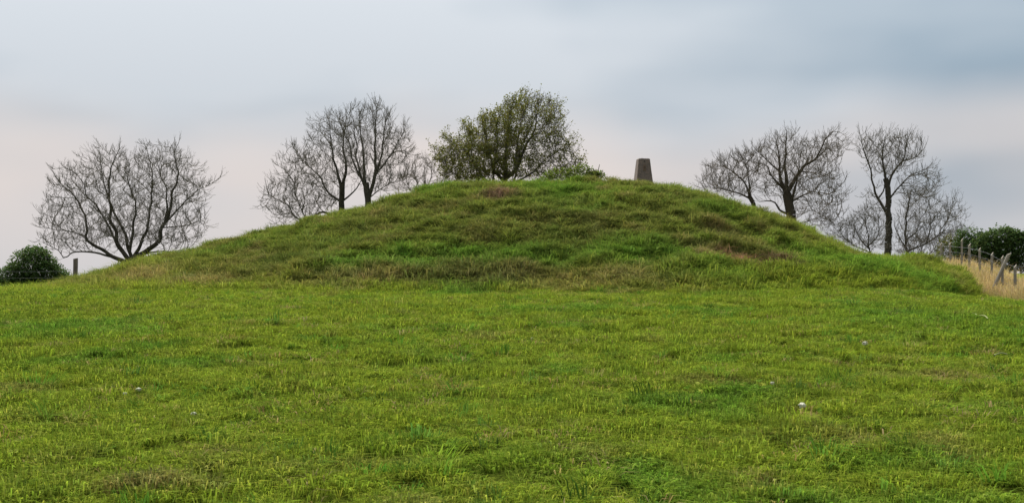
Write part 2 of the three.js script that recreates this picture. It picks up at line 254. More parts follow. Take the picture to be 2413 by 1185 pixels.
  scatter('mound_grass', 'rough tussocky grass covering the round mound', 'grass', rough, 8, (R, emit) => {
    for (let i = 0; i < 110000; i++) {
      const d = lerp(22.5, 40.5, Math.pow(R(), 0.92)), x = (R() * 2 - 1) * (HALF * d + 1.2), m = moundH(x, d);
      if (m < -0.06 + 0.45 * R() * R() || x > 13.3) continue;
      const k = heightVar(x * 0.8, d * 0.8);
      if (tussockGap(x, d) > 0.5 && R() < 0.72) continue;
      const foot = 1 - sstep(0.3, 0.9, m);
      emit(x, d, 0.8 + 0.6 * R() + 0.35 * foot * R(), k * (0.75 + 0.6 * R()) * (0.85 + 0.4 * foot), jitter(swardColor(x, d), R, 0.3), 0.3);
    }
  });
  // the field beyond the mound's left shoulder and along its right end
  scatter('verge_grass', 'rough uncut grass along the field edge behind the left shoulder of the mound', 'grass', [rough[0]], 12, (R, emit) => {
    for (let i = 0; i < 14000; i++) { const d = 27 + 13 * R(), x = -6 - (HALF * 40 + 2 - 6) * R(); if (x < -HALF * d - 1.5 || moundH(x, d) > 0.02) continue; emit(x, d, 0.8 + 0.6 * R(), 0.7 + 0.6 * R(), jitter(swardColor(x, d), R, 0.25), 0.25); }
  });
  const tall = [1, 2].map(i => bladeTuft(300 + i, 26, 0.13, 0.25, 0.62, 0.007, 0.55, 0, 0.3));
  scatter('dry_grass', 'tall pale straw coloured dead grass along the wire fence', 'dry grass', tall, 21, (R, emit) => {
    for (let i = 0; i < 7000; i++) {
      const d = 26 + 18 * R(), line = 13.3 + (d - 32.5) * 0.176, x = line - 0.9 + 2.6 * (R() - 0.35);
      if (x < 12.45) continue;
      const edge = sstep(12.3, 13.2, x + 0.5 * fbm(x, 1, d, 2));
      const c = mix3(mix3([0.50, 0.36, 0.20], [0.42, 0.33, 0.13], R()), [0.16, 0.165, 0.035], clamp(0.55 * (1 - edge) + 0.3 * R() * R() + 0.75 * sstep(0.1, 0.5, fbm(x * 0.9 + 6, 2, d * 0.6, 3) + 0.3 * sstep(33, 29.5, d)), 0, 0.9));
      emit(x, d, 0.75 + 0.5 * R(), 0.85 * (0.35 + 0.75 * edge) * (0.45 + 0.85 * R() * (0.6 + 0.9 * clamp(0.5 + fbm(x * 1.5, 3, d * 1.5, 2)))), jitter(c, R, 0.2), 0.2);
    }
  });
}

// ---------------------------------------------------------------- trees
// A bare tree: hand-laid trunk and limbs, then branches that grow towards free space inside the crown, then twigs.
// All of it is laid out in metres at the tree's own place; points are given as [across, up, depth] from the trunk's foot.
function tube(out, a, b, ra, rb, sides) {
  const dx = b[0] - a[0], dy = b[1] - a[1], dz = b[2] - a[2], L = Math.hypot(dx, dy, dz) || 1e-6, u = [dx / L, dy / L, dz / L];
  const t = Math.abs(u[1]) < 0.9 ? [0, 1, 0] : [1, 0, 0];
  let e = [u[1] * t[2] - u[2] * t[1], u[2] * t[0] - u[0] * t[2], u[0] * t[1] - u[1] * t[0]]; const l = Math.hypot(...e); e = e.map(v => v / l);
  const f = [u[1] * e[2] - u[2] * e[1], u[2] * e[0] - u[0] * e[2], u[0] * e[1] - u[1] * e[0]], k = out.p.length / 3;
  for (let i = 0; i < sides; i++) {
    const c = Math.cos(i / sides * 6.28319), s = Math.sin(i / sides * 6.28319), n = [e[0] * c + f[0] * s, e[1] * c + f[1] * s, e[2] * c + f[2] * s];
    out.p.push(a[0] + n[0] * ra, a[1] + n[1] * ra, a[2] + n[2] * ra, b[0] + n[0] * rb, b[1] + n[1] * rb, b[2] + n[2] * rb); out.n.push(...n, ...n);
    const q = k + 2 * i, w = k + 2 * ((i + 1) % sides); out.i.push(q, w, w + 1, q, w + 1, q + 1);
  }
}
const newOut = () => ({ p: [], n: [], i: [] });
function outGeo(o) { const g = new THREE.BufferGeometry(); g.setAttribute('position', new THREE.Float32BufferAttribute(o.p, 3)); g.setAttribute('normal', new THREE.Float32BufferAttribute(o.n, 3)); const uv = new Float32Array(o.p.length / 3 * 2); for (let i = 0; i < uv.length / 2; i++) { uv[2 * i] = (o.p[3 * i] + o.p[3 * i + 2]) * 0.8; uv[2 * i + 1] = o.p[3 * i + 1] * 0.4; } g.setAttribute('uv', new THREE.BufferAttribute(uv, 2)); g.setIndex(o.i); return g; }
const barkTex = dataTex(256, (u, v) => { const k = clamp(0.62 + 0.55 * tn(u, v, 6, 3.3) + 0.4 * tn(u, v, 22, 8.3)); return [k, k * 0.96, k * 0.9]; }, true);
const barkGrey = new THREE.MeshPhysicalMaterial({ specularIntensity: 0.15, color: lin(0.085, 0.076, 0.058), map: barkTex, roughness: 0.95 });
const barkBrown = new THREE.MeshPhysicalMaterial({ specularIntensity: 0.15, color: lin(0.085, 0.07, 0.052), map: barkTex, roughness: 0.95 });
const twigGrey = new THREE.MeshPhysicalMaterial({ specularIntensity: 0, color: lin(0.125, 0.11, 0.085), roughness: 0.9 });
const twigBrown = new THREE.MeshPhysicalMaterial({ specularIntensity: 0, color: lin(0.125, 0.104, 0.08), roughness: 0.9 });
const leafMat = c => new THREE.MeshPhysicalMaterial({ color: c, roughness: 0.9, transmission: 0.4, thickness: 0, side: THREE.DoubleSide, specularIntensity: 0, vertexColors: true });
const leafOlive = leafMat(lin(0.145, 0.145, 0.036)), leafDark = leafMat(lin(0.075, 0.115, 0.034)), leafFresh = leafMat(lin(0.12, 0.155, 0.03));

function inPoly(x, y, poly) { let c = false; for (let i = 0, j = poly.length - 1; i < poly.length; j = i++) { const [xi, yi] = poly[i], [xj, yj] = poly[j]; if (yi > y !== yj > y && x < (xj - xi) * (y - yi) / (yj - yi) + xi) c = !c; } return c; }
function leafGeo(points, R, lo, hi, tone = 0.3) { // small pointed leaves, each two triangles folded along the midrib
  const P = [], C = [], I = [];
  for (const [x, y, z] of points) {
    const s = lerp(lo, hi, R()), a = R() * 6.2832, b = (R() - 0.35) * 1.6, u = [Math.cos(a) * Math.cos(b), Math.sin(b), Math.sin(a) * Math.cos(b)], w = [-Math.sin(a) * s * 0.36, (R() - 0.5) * s * 0.35, Math.cos(a) * s * 0.36];
    const k = P.length / 3, t = 1 - tone + 2 * tone * R(), c = [t * (0.85 + 0.3 * R()), t, t * (0.8 + 0.4 * R())];
    P.push(x, y, z, x + u[0] * s * 0.5 + w[0], y + u[1] * s * 0.5 + w[1] + s * 0.08, z + u[2] * s * 0.5 + w[2], x + u[0] * s, y + u[1] * s, z + u[2] * s, x + u[0] * s * 0.5 - w[0], y + u[1] * s * 0.5 - w[1] + s * 0.08, z + u[2] * s * 0.5 - w[2]);
    for (let i = 0; i < 4; i++) C.push(...c); I.push(k, k + 1, k + 2, k, k + 2, k + 3);
  }
  const g = new THREE.BufferGeometry(); g.setAttribute('position', new THREE.Float32BufferAttribute(P, 3)); g.setAttribute('color', new THREE.Float32BufferAttribute(C, 3)); g.setIndex(I); g.computeVertexNormals(); return g;
}
// spec: d distance, foot px; limbs: lists of [px, py, depth m] with end radii; crown outlines in photo pixels; all turned into metres at distance d
function tree(spec) {
  const { name, label, category = 'tree', group, d, footPx, limbs, crowns, seed, bark = barkGrey, twig = twigGrey } = spec;
  const R = rng(seed), fx = toX(footPx, d), fy = groundOnly(fx, d) - 0.15, W = (px, py, z = 0) => [toX(px, d) - fx, toY(py, d) - fy, z];
  const root = new THREE.Group(); root.position.set(fx, fy, -d);
  const nodes = [], add = (p, parent, limb, r = 0) => { nodes.push({ p, parent, limb, r, n: 0, kids: 0 }); return nodes.length - 1; };
  const step = spec.step || 0.2, up0 = spec.twigUp || 0.4;
  // limbs: each starts at the nearest node of an earlier one
  limbs.forEach((L, li) => {
    L.r = L.r.map(v => v * (li ? 0.74 : 0.85)); const pts = L.pts.map(([a, b, c = 0], i) => (li === 0 && i === 0) ? [W(a, b)[0], 0, 0] : W(a, b, c));
    let cur;
    if (li === 0) cur = add(pts[0], -1, 0, L.r[0]);
    else { let best = 1e9; nodes.forEach((n, i) => { const q = Math.hypot(n.p[0] - pts[0][0], n.p[1] - pts[0][1], (n.p[2] - pts[0][2]) * 0.5); if (q < best) { best = q; cur = i; } }); pts[0] = nodes[cur].p; }
    const curve = new THREE.CatmullRomCurve3(pts.map(p => new THREE.Vector3(...p))), len = curve.getLength(), n = Math.max(2, Math.round(len / step)), ph = R() * 50;
    for (let i = 1; i <= n; i++) { const v = curve.getPointAt(i / n), t = i / n, wob = 0.06 * len / 4 * Math.sin(t * 3.14); cur = add([v.x + wob * n3(t * len * 1.7 + ph, 1, 1) * 2, v.y + wob * n3(t * len * 1.7 + ph, 5, 1), v.z + wob * n3(t * len * 1.7 + ph, 9, 1) * 2], cur, li, lerp(L.r[0], L.r[1], Math.pow(t, 0.8))); }
  });
  // attractors
  const att = [];
  for (const c of crowns) {
    const gx = c.poly.reduce((q, v) => q + v[0], 0) / c.poly.length, gy = c.poly.reduce((q, v) => q + v[1], 0) / c.poly.length, inset = spec.inset || 0.93, lowest = Math.max(...c.poly.map(v => v[1])), poly = c.poly.map(([a, b]) => W(gx + (a - gx) * inset, lowest - (lowest - b) * (spec.insetY || 0.9))), xs = poly.map(p => p[0]), ys = poly.map(p => p[1]), x0 = Math.min(...xs), x1 = Math.max(...xs), y0 = Math.min(...ys), y1 = Math.max(...ys), cx = (x0 + x1) / 2, hw = (x1 - x0) / 2;
    let k = 0, guard = 0;
    const want = c.n * (spec.dense || 1.55); while (k < want && guard++ < c.n * 60) { const x = lerp(x0, x1, R()), y = lerp(y0, y1, R()); if (!inPoly(x, y, poly)) continue; const dz = (c.depth || hw * 0.75) * Math.sqrt(Math.max(0.08, 1 - ((x - cx) / hw) ** 2)); att.push({ p: [x, y, (R() * 2 - 1) * dz + (c.z || 0)], on: true, near: -1, q: 1e9 }); k++; }
  }
  const infl = spec.infl || 2.2, kill = (spec.kill || 0.34) * 0.82, trop = spec.trop === undefined ? 0.26 : spec.trop;
  const wake = (i0) => { for (const a of att) if (a.on) for (let i = i0; i < nodes.length; i++) { const n = nodes[i], q = Math.hypot(a.p[0] - n.p[0], a.p[1] - n.p[1], a.p[2] - n.p[2]); if (q < a.q && !n.shut) { a.q = q; a.near = i; if (q < kill) { a.on = false; break; } } } };
  wake(0);
  for (let it = 0; it < 90; it++) {
    const pull = new Map();
    for (const a of att) if (a.on && a.q < infl) { const n = nodes[a.near].p, v = pull.get(a.near) || [0, 0, 0]; v[0] += (a.p[0] - n[0]) / a.q; v[1] += (a.p[1] - n[1]) / a.q; v[2] += (a.p[2] - n[2]) / a.q; pull.set(a.near, v); }
    if (!pull.size) break;
    const i0 = nodes.length;
    for (const [i, v] of pull) {
      const n = nodes[i], l = Math.hypot(...v) || 1; let u = v.map(c => c / l);
      if (n.parent >= 0) { const p = nodes[n.parent].p, g = [n.p[0] - p[0], n.p[1] - p[1], n.p[2] - p[2]], gl = Math.hypot(...g) || 1; u = u.map((c, k) => c + 0.75 * g[k] / gl); }
      u[1] += trop; u = u.map(c => c + (R() - 0.5) * 0.32); const ul = Math.hypot(...u) || 1;
      if (n.kids > 3) { n.shut = true; for (const a of att) if (a.near === i) { a.q = 1e9; a.near = -1; } }
      else { n.kids++; add(n.p.map((c, k) => c + u[k] / ul * step), i, -1); }
    }
    wake(i0); if (nodes.length > 9000) break;
  }
  // pipe model radii
  const tip = spec.tip || 0.0085, ex = 2.25; const acc = new Float64Array(nodes.length);
  for (let i = nodes.length - 1; i >= 0; i--) { const own = acc[i] > 0 ? Math.pow(acc[i], 1 / ex) : tip; nodes[i].pr = own; if (nodes[i].limb < 0) nodes[i].r = own; if (nodes[i].parent >= 0) acc[nodes[i].parent] += Math.pow(own, ex); }
  // meshes
  const limbOut = limbs.map(newOut), crown = newOut(), tips = [];
  const twigOut = crown, tl = spec.twigLen || 0.55;
  for (let i = 1; i < nodes.length; i++) {
    const n = nodes[i], p = nodes[n.parent], ra = n.limb >= 0 && p.limb !== n.limb ? Math.min(p.r, n.r * 1.25) : Math.min(p.r, n.r * 1.3);
    tube(n.limb >= 0 ? limbOut[n.limb] : crown, p.p, n.p, Math.max(ra, n.r), n.r, n.r > 0.06 ? 8 : n.r > 0.025 ? 5 : 3);
    if (n.r < 0.045) {
      const nt = acc[i] > 0 ? (R() < (spec.twigs || 0.95) ? 1 : 0) : 3;
      const g = [n.p[0] - p.p[0], n.p[1] - p.p[1], n.p[2] - p.p[2]], gl = Math.hypot(...g) || 1;
      for (let k = 0; k < nt; k++) {
        let u = [g[0] / gl + (R() - 0.5) * 1.7, g[1] / gl + (R() - 0.4) * 1.3 + up0, g[2] / gl + (R() - 0.5) * 1.7], q = n.p, rr = tip * 0.95; const len = tl * (0.45 + 0.8 * R());
        for (let s = 0; s < 3; s++) {
          const ul = Math.hypot(...u) || 1, e = q.map((c, m) => c + u[m] / ul * len / 3); tube(twigOut, q, e, rr, rr * 0.78, 3);
          if (s < 2) { const b = [u[0] / ul + (R() - 0.5) * 1.8, u[1] / ul + (R() - 0.3) * 1.2, u[2] / ul + (R() - 0.5) * 1.8], bl = Math.hypot(...b) || 1, e2 = e.map((c, m) => c + b[m] / bl * len * 0.36); tube(twigOut, e, e2, rr * 0.8, rr * 0.5, 3); tips.push(e2); }
          q = e; rr *= 0.78; u[1] += up0 * 0.9; u[0] += (R() - 0.5) * 0.3; u[2] += (R() - 0.5) * 0.3;
        }
        tips.push(q);
      }
    }
  }
  limbs.forEach((L, i) => part(outGeo(limbOut[i]), bark, i === 0 ? 'trunk' : L.stem ? 'stem' : 'limb', root));
  part(outGeo(crown), twig, 'crown', root);
  if (spec.leaves) {
    const pts = []; for (const t of tips) { const here = spec.leaves.where ? spec.leaves.where(t[0] + fx, t[1] + fy) : 1; const m = spec.leaves.per * here * clamp(0.9 + 3.4 * fbm(t[0] * 1.15, t[1] * 1.15, t[2] * 1.15, 2), 0.12, 2.2); for (let k = 0; k < m; k++) if (m - k >= 1 || R() < m - k) pts.push([t[0] + (R() - 0.5) * 0.22, t[1] + (R() - 0.5) * 0.22, t[2] + (R() - 0.5) * 0.22]); }
    part(leafGeo(pts, R, spec.leaves.size[0], spec.leaves.size[1]), spec.leaves.mat, 'foliage', root);
  }
  top(root, name); tag(root, label, category, group); 
  return root;
}
const BARE = 'bare trees behind the mound';
// 1: wide many-stemmed ash at the left shoulder
tree({ name: 'bare_tree', label: 'wide round-crowned bare tree forking low at the left shoulder of the mound', group: BARE, d: 58, footPx: 312, seed: 11, infl: 2.4,
  limbs: [
    { pts: [[312, 700], [314, 640], [310, 612]], r: [0.34, 0.30] },
    { pts: [[311, 618], [285, 590], [262, 520], [255, 450], [262, 390], [280, 350]], r: [0.17, 0.025] },
    { pts: [[309, 618], [270, 608], [240, 588], [204, 565], [200, 520], [178, 468], [140, 430], [120, 400]], r: [0.15, 0.02] },
    { pts: [[314, 615], [300, 580], [290, 545], [268, 500], [245, 440], [235, 385]], r: [0.13, 0.02] },
    { pts: [[316, 614], [330, 575], [345, 540], [352, 480], [358, 420], [350, 370]], r: [0.13, 0.02] },
    { pts: [[318, 616], [365, 575], [385, 530], [400, 490], [405, 455], [418, 420], [410, 360], [420, 335]], r: [0.19, 0.02] },
    { pts: [[385, 535], [430, 480], [455, 455], [500, 430], [518, 418]], r: [0.07, 0.015] },
    { pts: [[385, 535], [393, 470], [378, 410], [365, 375]], r: [0.08, 0.02] },
    { pts: [[300, 615], [260, 605], [215, 594], [165, 596], [150, 608], [135, 590], [100, 572]], r: [0.10, 0.015] },
    { pts: [[320, 618], [350, 595], [410, 592], [450, 580]], r: [0.08, 0.015] },
    { pts: [[262, 575], [235, 500], [205, 460], [180, 410], [150, 395]], r: [0.09, 0.015] },
    { pts: [[310, 590], [312, 540], [318, 480], [300, 430], [305, 380]], r: [0.11, 0.02] },
    { pts: [[204, 560], [160, 545], [120, 540], [95, 530]], r: [0.05, 0.012] },
    { pts: [[385, 540], [440, 530], [480, 515]], r: [0.05, 0.012] }],
  crowns: [{ poly: [[80, 570], [92, 500], [105, 460], [125, 405], [150, 395], [185, 385], [220, 352], [265, 342], [310, 352], [335, 365], [350, 335], [400, 325], [440, 340], [470, 375], [455, 410], [515, 415], [505, 440], [480, 470], [492, 540], [470, 572], [420, 585], [330, 580], [200, 592], [110, 590]], n: 1500, depth: 3.4 }] });
// 2: two stems seen together left of the summit
tree({ name: 'bare_tree', label: 'tall bare tree nearest the budding tree, with dark upright trunk', group: BARE, d: 60, footPx: 866, seed: 23,
  limbs: [
    { pts: [[866, 640], [866, 520], [866, 470], [862, 430]], r: [0.24, 0.17] },
    { pts: [[864, 460], [858, 420], [856, 370], [850, 320], [845, 270]], r: [0.13, 0.02] },
    { pts: [[866, 465], [884, 410], [882, 350], [885, 290], [888, 250]], r: [0.15, 0.02] },
    { pts: [[884, 415], [905, 385], [930, 350], [955, 300]], r: [0.08, 0.015] },
    { pts: [[870, 470], [890, 450], [925, 430], [950, 425]], r: [0.05, 0.012] },
    { pts: [[862, 440], [835, 390], [822, 340], [800, 290]], r: [0.09, 0.015] },
    { pts: [[862, 450], [845, 400], [838, 340], [832, 280]], r: [0.10, 0.015] },
    { pts: [[880, 420], [900, 360], [905, 300], [915, 265]], r: [0.09, 0.015] }],
  crowns: [{ poly: [[775, 260], [815, 255], [850, 240], [890, 238], [925, 262], [935, 295], [962, 285], [975, 330], [970, 385], [985, 420], [950, 440], [890, 455], [855, 440], [830, 420], [800, 380], [790, 320]], n: 820, depth: 2.6 }], trop: 0.3, twigUp: 0.45 });
tree({ name: 'bare_tree', label: 'bare tree with low spreading left branches, leftmost of the pair left of the summit', group: BARE, d: 62, footPx: 804, seed: 31,
  limbs: [
    { pts: [[804, 660], [805, 540], [804, 480], [806, 430]], r: [0.22, 0.16] },
    { pts: [[805, 445], [790, 390], [780, 340], [775, 280]], r: [0.12, 0.02] },
    { pts: [[806, 440], [815, 395], [808, 340], [815, 280]], r: [0.12, 0.02] },
    { pts: [[803, 480], [770, 450], [755, 420], [725, 390], [700, 365]], r: [0.09, 0.015] },
    { pts: [[804, 520], [760, 500], [720, 518], [690, 508], [680, 485], [650, 470], [625, 450]], r: [0.10, 0.015] },
    { pts: [[806, 480], [835, 450], [850, 425]], r: [0.08, 0.03] },
    { pts: [[720, 516], [700, 470], [690, 430]], r: [0.05, 0.012] }],
  crowns: [{ poly: [[605, 485], [625, 440], [665, 405], [685, 395], [675, 350], [700, 325], [728, 340], [735, 295], [762, 258], [800, 265], [830, 270], [835, 330], [830, 400], [800, 440], [790, 500], [740, 520], [700, 525], [650, 535], [640, 500]], n: 950, depth: 3 }], trop: 0.2, twigUp: 0.35 });
// thin pinkish scrub between the bare pair and the budding tree
tree({ name: 'bare_shrub', label: 'thin twiggy bare shrub between the tall bare tree and the budding tree', category: 'shrub', d: 50, footPx: 1000, seed: 37, bark: barkBrown, twig: twigBrown, step: 0.16, kill: 0.26,
  limbs: [{ pts: [[1000, 520], [1000, 455], [1002, 425]], r: [0.05, 0.03] }, { pts: [[1000, 460], [980, 425], [972, 395]], r: [0.03, 0.01], stem: 1 }, { pts: [[1000, 455], [1015, 420], [1018, 385]], r: [0.03, 0.01], stem: 1 }, { pts: [[1000, 470], [970, 450], [950, 430]], r: [0.025, 0.01], stem: 1 }],
  crowns: [{ poly: [[930, 440], [950, 410], [965, 378], [995, 365], [1030, 375], [1045, 420], [1040, 445], [985, 455], [940, 460]], n: 420, depth: 0.9 }], tip: 0.006, twigLen: 0.4 });
// 3: budding tree behind the summit
tree({ name: 'budding_tree', label: 'large tree in olive green bud rising behind the mound summit', d: 58, footPx: 1190, seed: 47, bark: barkGrey, step: 0.2,
  limbs: [
    { pts: [[1190, 600], [1192, 480], [1192, 415], [1190, 370]], r: [0.22, 0.12] },
    { pts: [[1192, 425], [1215, 400], [1235, 350], [1258, 310], [1270, 250]], r: [0.16, 0.02] },
    { pts: [[1190, 380], [1195, 320], [1200, 270], [1230, 225]], r: [0.10, 0.02] },
    { pts: [[1190, 430], [1165, 400], [1150, 350], [1140, 290]], r: [0.13, 0.02] },
    { pts: [[1190, 450], [1135, 415], [1115, 380], [1080, 340], [1055, 330]], r: [0.11, 0.02] },
    { pts: [[1195, 440], [1250, 410], [1290, 370], [1330, 350]], r: [0.09, 0.015] },
    { pts: [[1215, 400], [1220, 330], [1235, 270]], r: [0.09, 0.015] },
    { pts: [[1190, 460], [1120, 430], [1070, 410], [1045, 385]], r: [0.07, 0.015] },
    { pts: [[1190, 560], [1166, 470], [1163, 400], [1172, 340], [1170, 280]], r: [0.13, 0.02], stem: 1 },
    { pts: [[1190, 580], [1130, 480], [1126, 415], [1110, 360], [1095, 310]], r: [0.12, 0.02], stem: 1 },
    { pts: [[1190, 560], [1216, 480], [1214, 410], [1228, 350], [1260, 280]], r: [0.13, 0.02], stem: 1 }],
  crowns: [{ poly: [[1012, 352], [1040, 340], [1085, 316], [1115, 304], [1155, 276], [1205, 236], [1265, 212], [1310, 225], [1328, 255], [1325, 295], [1355, 320], [1370, 360], [1372, 395], [1380, 425], [1300, 432], [1200, 420], [1120, 430], [1040, 432], [1030, 390]], n: 1500, depth: 3.0 }], trop: 0.12,
  inset: 0.96, leaves: { per: 4.6, size: [0.07, 0.125], mat: leafOlive, where: (x, y) => clamp(1.0 - 0.62 * sstep(-0.4, 1.4, x) - 0.25 * sstep(8.6, 10, y), 0.15, 1) } });
// 4: windswept pair on the right flank
tree({ name: 'bare_tree', label: 'windswept bare tree with thick dark trunk on the right flank of the mound', group: BARE, d: 56, footPx: 1866, seed: 59, bark: barkBrown, twig: twigBrown,
  limbs: [
    { pts: [[1868, 680], [1868, 560], [1864, 505], [1855, 455]], r: [0.34, 0.24] },
    { pts: [[1858, 460], [1840, 420], [1838, 375], [1830, 330]], r: [0.15, 0.02] },
    { pts: [[1857, 455], [1852, 400], [1853, 340], [1855, 310]], r: [0.15, 0.02] },
    { pts: [[1862, 450], [1890, 400], [1925, 370], [1945, 330], [1965, 310]], r: [0.16, 0.02] },
    { pts: [[1872, 480], [1878, 430], [1885, 390]], r: [0.12, 0.03] },
    { pts: [[1848, 440], [1820, 415], [1808, 390], [1780, 385]], r: [0.09, 0.015] },
    { pts: [[1868, 475], [1905, 455], [1945, 455], [1980, 465]], r: [0.06, 0.012] },
    { pts: [[1860, 510], [1838, 495], [1825, 475], [1790, 475]], r: [0.10, 0.02] },
    { pts: [[1835, 400], [1800, 370], [1775, 345]], r: [0.06, 0.012] },
    { pts: [[1890, 400], [1930, 410], [1970, 425]], r: [0.05, 0.012] }],
  crowns: [{ poly: [[1770, 345], [1790, 320], [1825, 312], [1855, 300], [1880, 320], [1905, 325], [1915, 312], [1950, 302], [1990, 310], [1998, 335], [1980, 365], [1960, 370], [1980, 410], [1992, 450], [2000, 460], [1970, 490], [1985, 530], [1950, 545], [1900, 520], [1885, 480], [1840, 455], [1800, 440], [1775, 400]], n: 1250, depth: 2.8 }], trop: 0.22 });
tree({ name: 'bare_tree', label: 'small leaning bare tree left of the windswept tree, half hidden by the right slope', group: BARE, d: 58, footPx: 1778, seed: 61, bark: barkBrown, twig: twigBrown,
  limbs: [
    { pts: [[1778, 640], [1778, 540], [1776, 480], [1765, 460]], r: [0.17, 0.12] },
    { pts: [[1768, 464], [1755, 430], [1735, 410], [1715, 395]], r: [0.09, 0.015] },
    { pts: [[1770, 465], [1766, 430], [1760, 395], [1750, 370]], r: [0.08, 0.015] },
    { pts: [[1768, 470], [1740, 455], [1700, 445], [1665, 440]], r: [0.07, 0.012] }],
  crowns: [{ poly: [[1640, 435], [1655, 400], [1670, 372], [1710, 360], [1730, 372], [1755, 345], [1790, 345], [1800, 400], [1790, 450], [1760, 470], [1720, 465], [1680, 455]], n: 720, depth: 2.2 }], trop: 0.1, twigs: 0.95 });
// 5: upright tree at the right end
tree({ name: 'bare_tree', label: 'narrow upright bare tree with vase-shaped top at the right end of the mound', group: BARE, d: 58, footPx: 2093, seed: 67,
  limbs: [
    { pts: [[2093, 680], [2093, 590], [2096, 510], [2093, 440], [2088, 420]], r: [0.24, 0.15] },
    { pts: [[2094, 510], [2070, 465], [2058, 430], [2050, 390], [2035, 350], [2030, 325]], r: [0.11, 0.02] },
    { pts: [[2090, 430], [2083, 390], [2082, 350], [2088, 320]], r: [0.10, 0.02] },
    { pts: [[2092, 435], [2110, 400], [2130, 375], [2140, 330]], r: [0.10, 0.02] },
    { pts: [[2098, 470], [2120, 440], [2150, 412], [2180, 400]], r: [0.07, 0.015] },
    { pts: [[2072, 468], [2085, 445], [2086, 420]], r: [0.06, 0.03] },
    { pts: [[2130, 378], [2160, 370], [2180, 350]], r: [0.05, 0.012] }],
  crowns: [{ poly: [[2018, 350], [2024, 310], [2060, 312], [2080, 318], [2110, 312], [2140, 320], [2170, 325], [2185, 350], [2170, 375], [2140, 385], [2120, 410], [2095, 430], [2060, 400], [2035, 375]], n: 760, depth: 1.7 }, { poly: [[2120, 440], [2150, 385], [2190, 390], [2215, 420], [2190, 470], [2130, 480]], n: 240, depth: 1.2 }, { poly: [[2040, 480], [2062, 440], [2075, 480], [2060, 520]], n: 40, depth: 0.7 }], trop: 0.3, twigUp: 0.5 });
tree({ name: 'bare_tree', label: 'slender forked bare tree between the upright tree and the hedge', group: BARE, d: 60, footPx: 2140, seed: 71, 
  limbs: [
    { pts: [[2142, 690], [2142, 610], [2134, 565], [2140, 500], [2148, 450]], r: [0.12, 0.03] },
    { pts: [[2134, 568], [2162, 545], [2170, 510]], r: [0.06, 0.015] },
    { pts: [[2136, 580], [2118, 555], [2108, 530]], r: [0.05, 0.015] },
    { pts: [[2140, 590], [2190, 570], [2215, 550], [2235, 515], [2250, 470]], r: [0.07, 0.012] },
    { pts: [[2194, 600], [2193, 540], [2192, 475]], r: [0.06, 0.02] }],
  crowns: [{ poly: [[2110, 590], [2115, 500], [2135, 450], [2175, 440], [2205, 465], [2225, 490], [2250, 460], [2272, 500], [2275, 540], [2262, 565], [2220, 570], [2160, 590]], n: 800, depth: 1.8 }], trop: 0.25, twigUp: 0.4 });
tree({ name: 'bare_shrub', label: 'grey bare thicket at the foot of the upright tree, right of the windswept tree', category: 'shrub', d: 55, footPx: 2050, seed: 73, step: 0.16, kill: 0.28,
  limbs: [{ pts: [[2052, 680], [2052, 600], [2048, 560], [2040, 520]], r: [0.07, 0.02] }, { pts: [[2050, 580], [2070, 555], [2072, 515]], r: [0.05, 0.015], stem: 1 }, { pts: [[2050, 590], [2030, 565], [2015, 535]], r: [0.05, 0.015], stem: 1 }, { pts: [[2050, 600], [2000, 570], [1980, 545]], r: [0.04, 0.012], stem: 1 }],
  crowns: [{ poly: [[1950, 560], [1965, 525], [2000, 520], [2030, 490], [2060, 478], [2085, 510], [2095, 560], [2090, 592], [2020, 585], [1960, 565]], n: 1200, depth: 1.5 }], trop: 0.25, tip: 0.0065, twigUp: 0.4, twigLen: 0.45 });
tree({ name: 'bare_shrub', label: 'low brown bare scrub between the slender forked tree and the green hedge', category: 'shrub', d: 56, footPx: 2175, seed: 79, bark: barkBrown, twig: twigBrown, step: 0.16, kill: 0.28,
  limbs: [{ pts: [[2175, 690], [2175, 615], [2172, 580]], r: [0.05, 0.02] }, { pts: [[2175, 620], [2200, 590], [2215, 570]], r: [0.04, 0.012], stem: 1 }, { pts: [[2175, 620], [2150, 595], [2140, 570]], r: [0.04, 0.012], stem: 1 }],
  crowns: [{ poly: [[2120, 600], [2130, 560], [2170, 555], [2210, 560], [2240, 580], [2245, 610], [2180, 615]], n: 750, depth: 1.3 }], tip: 0.0065, twigLen: 0.4 });

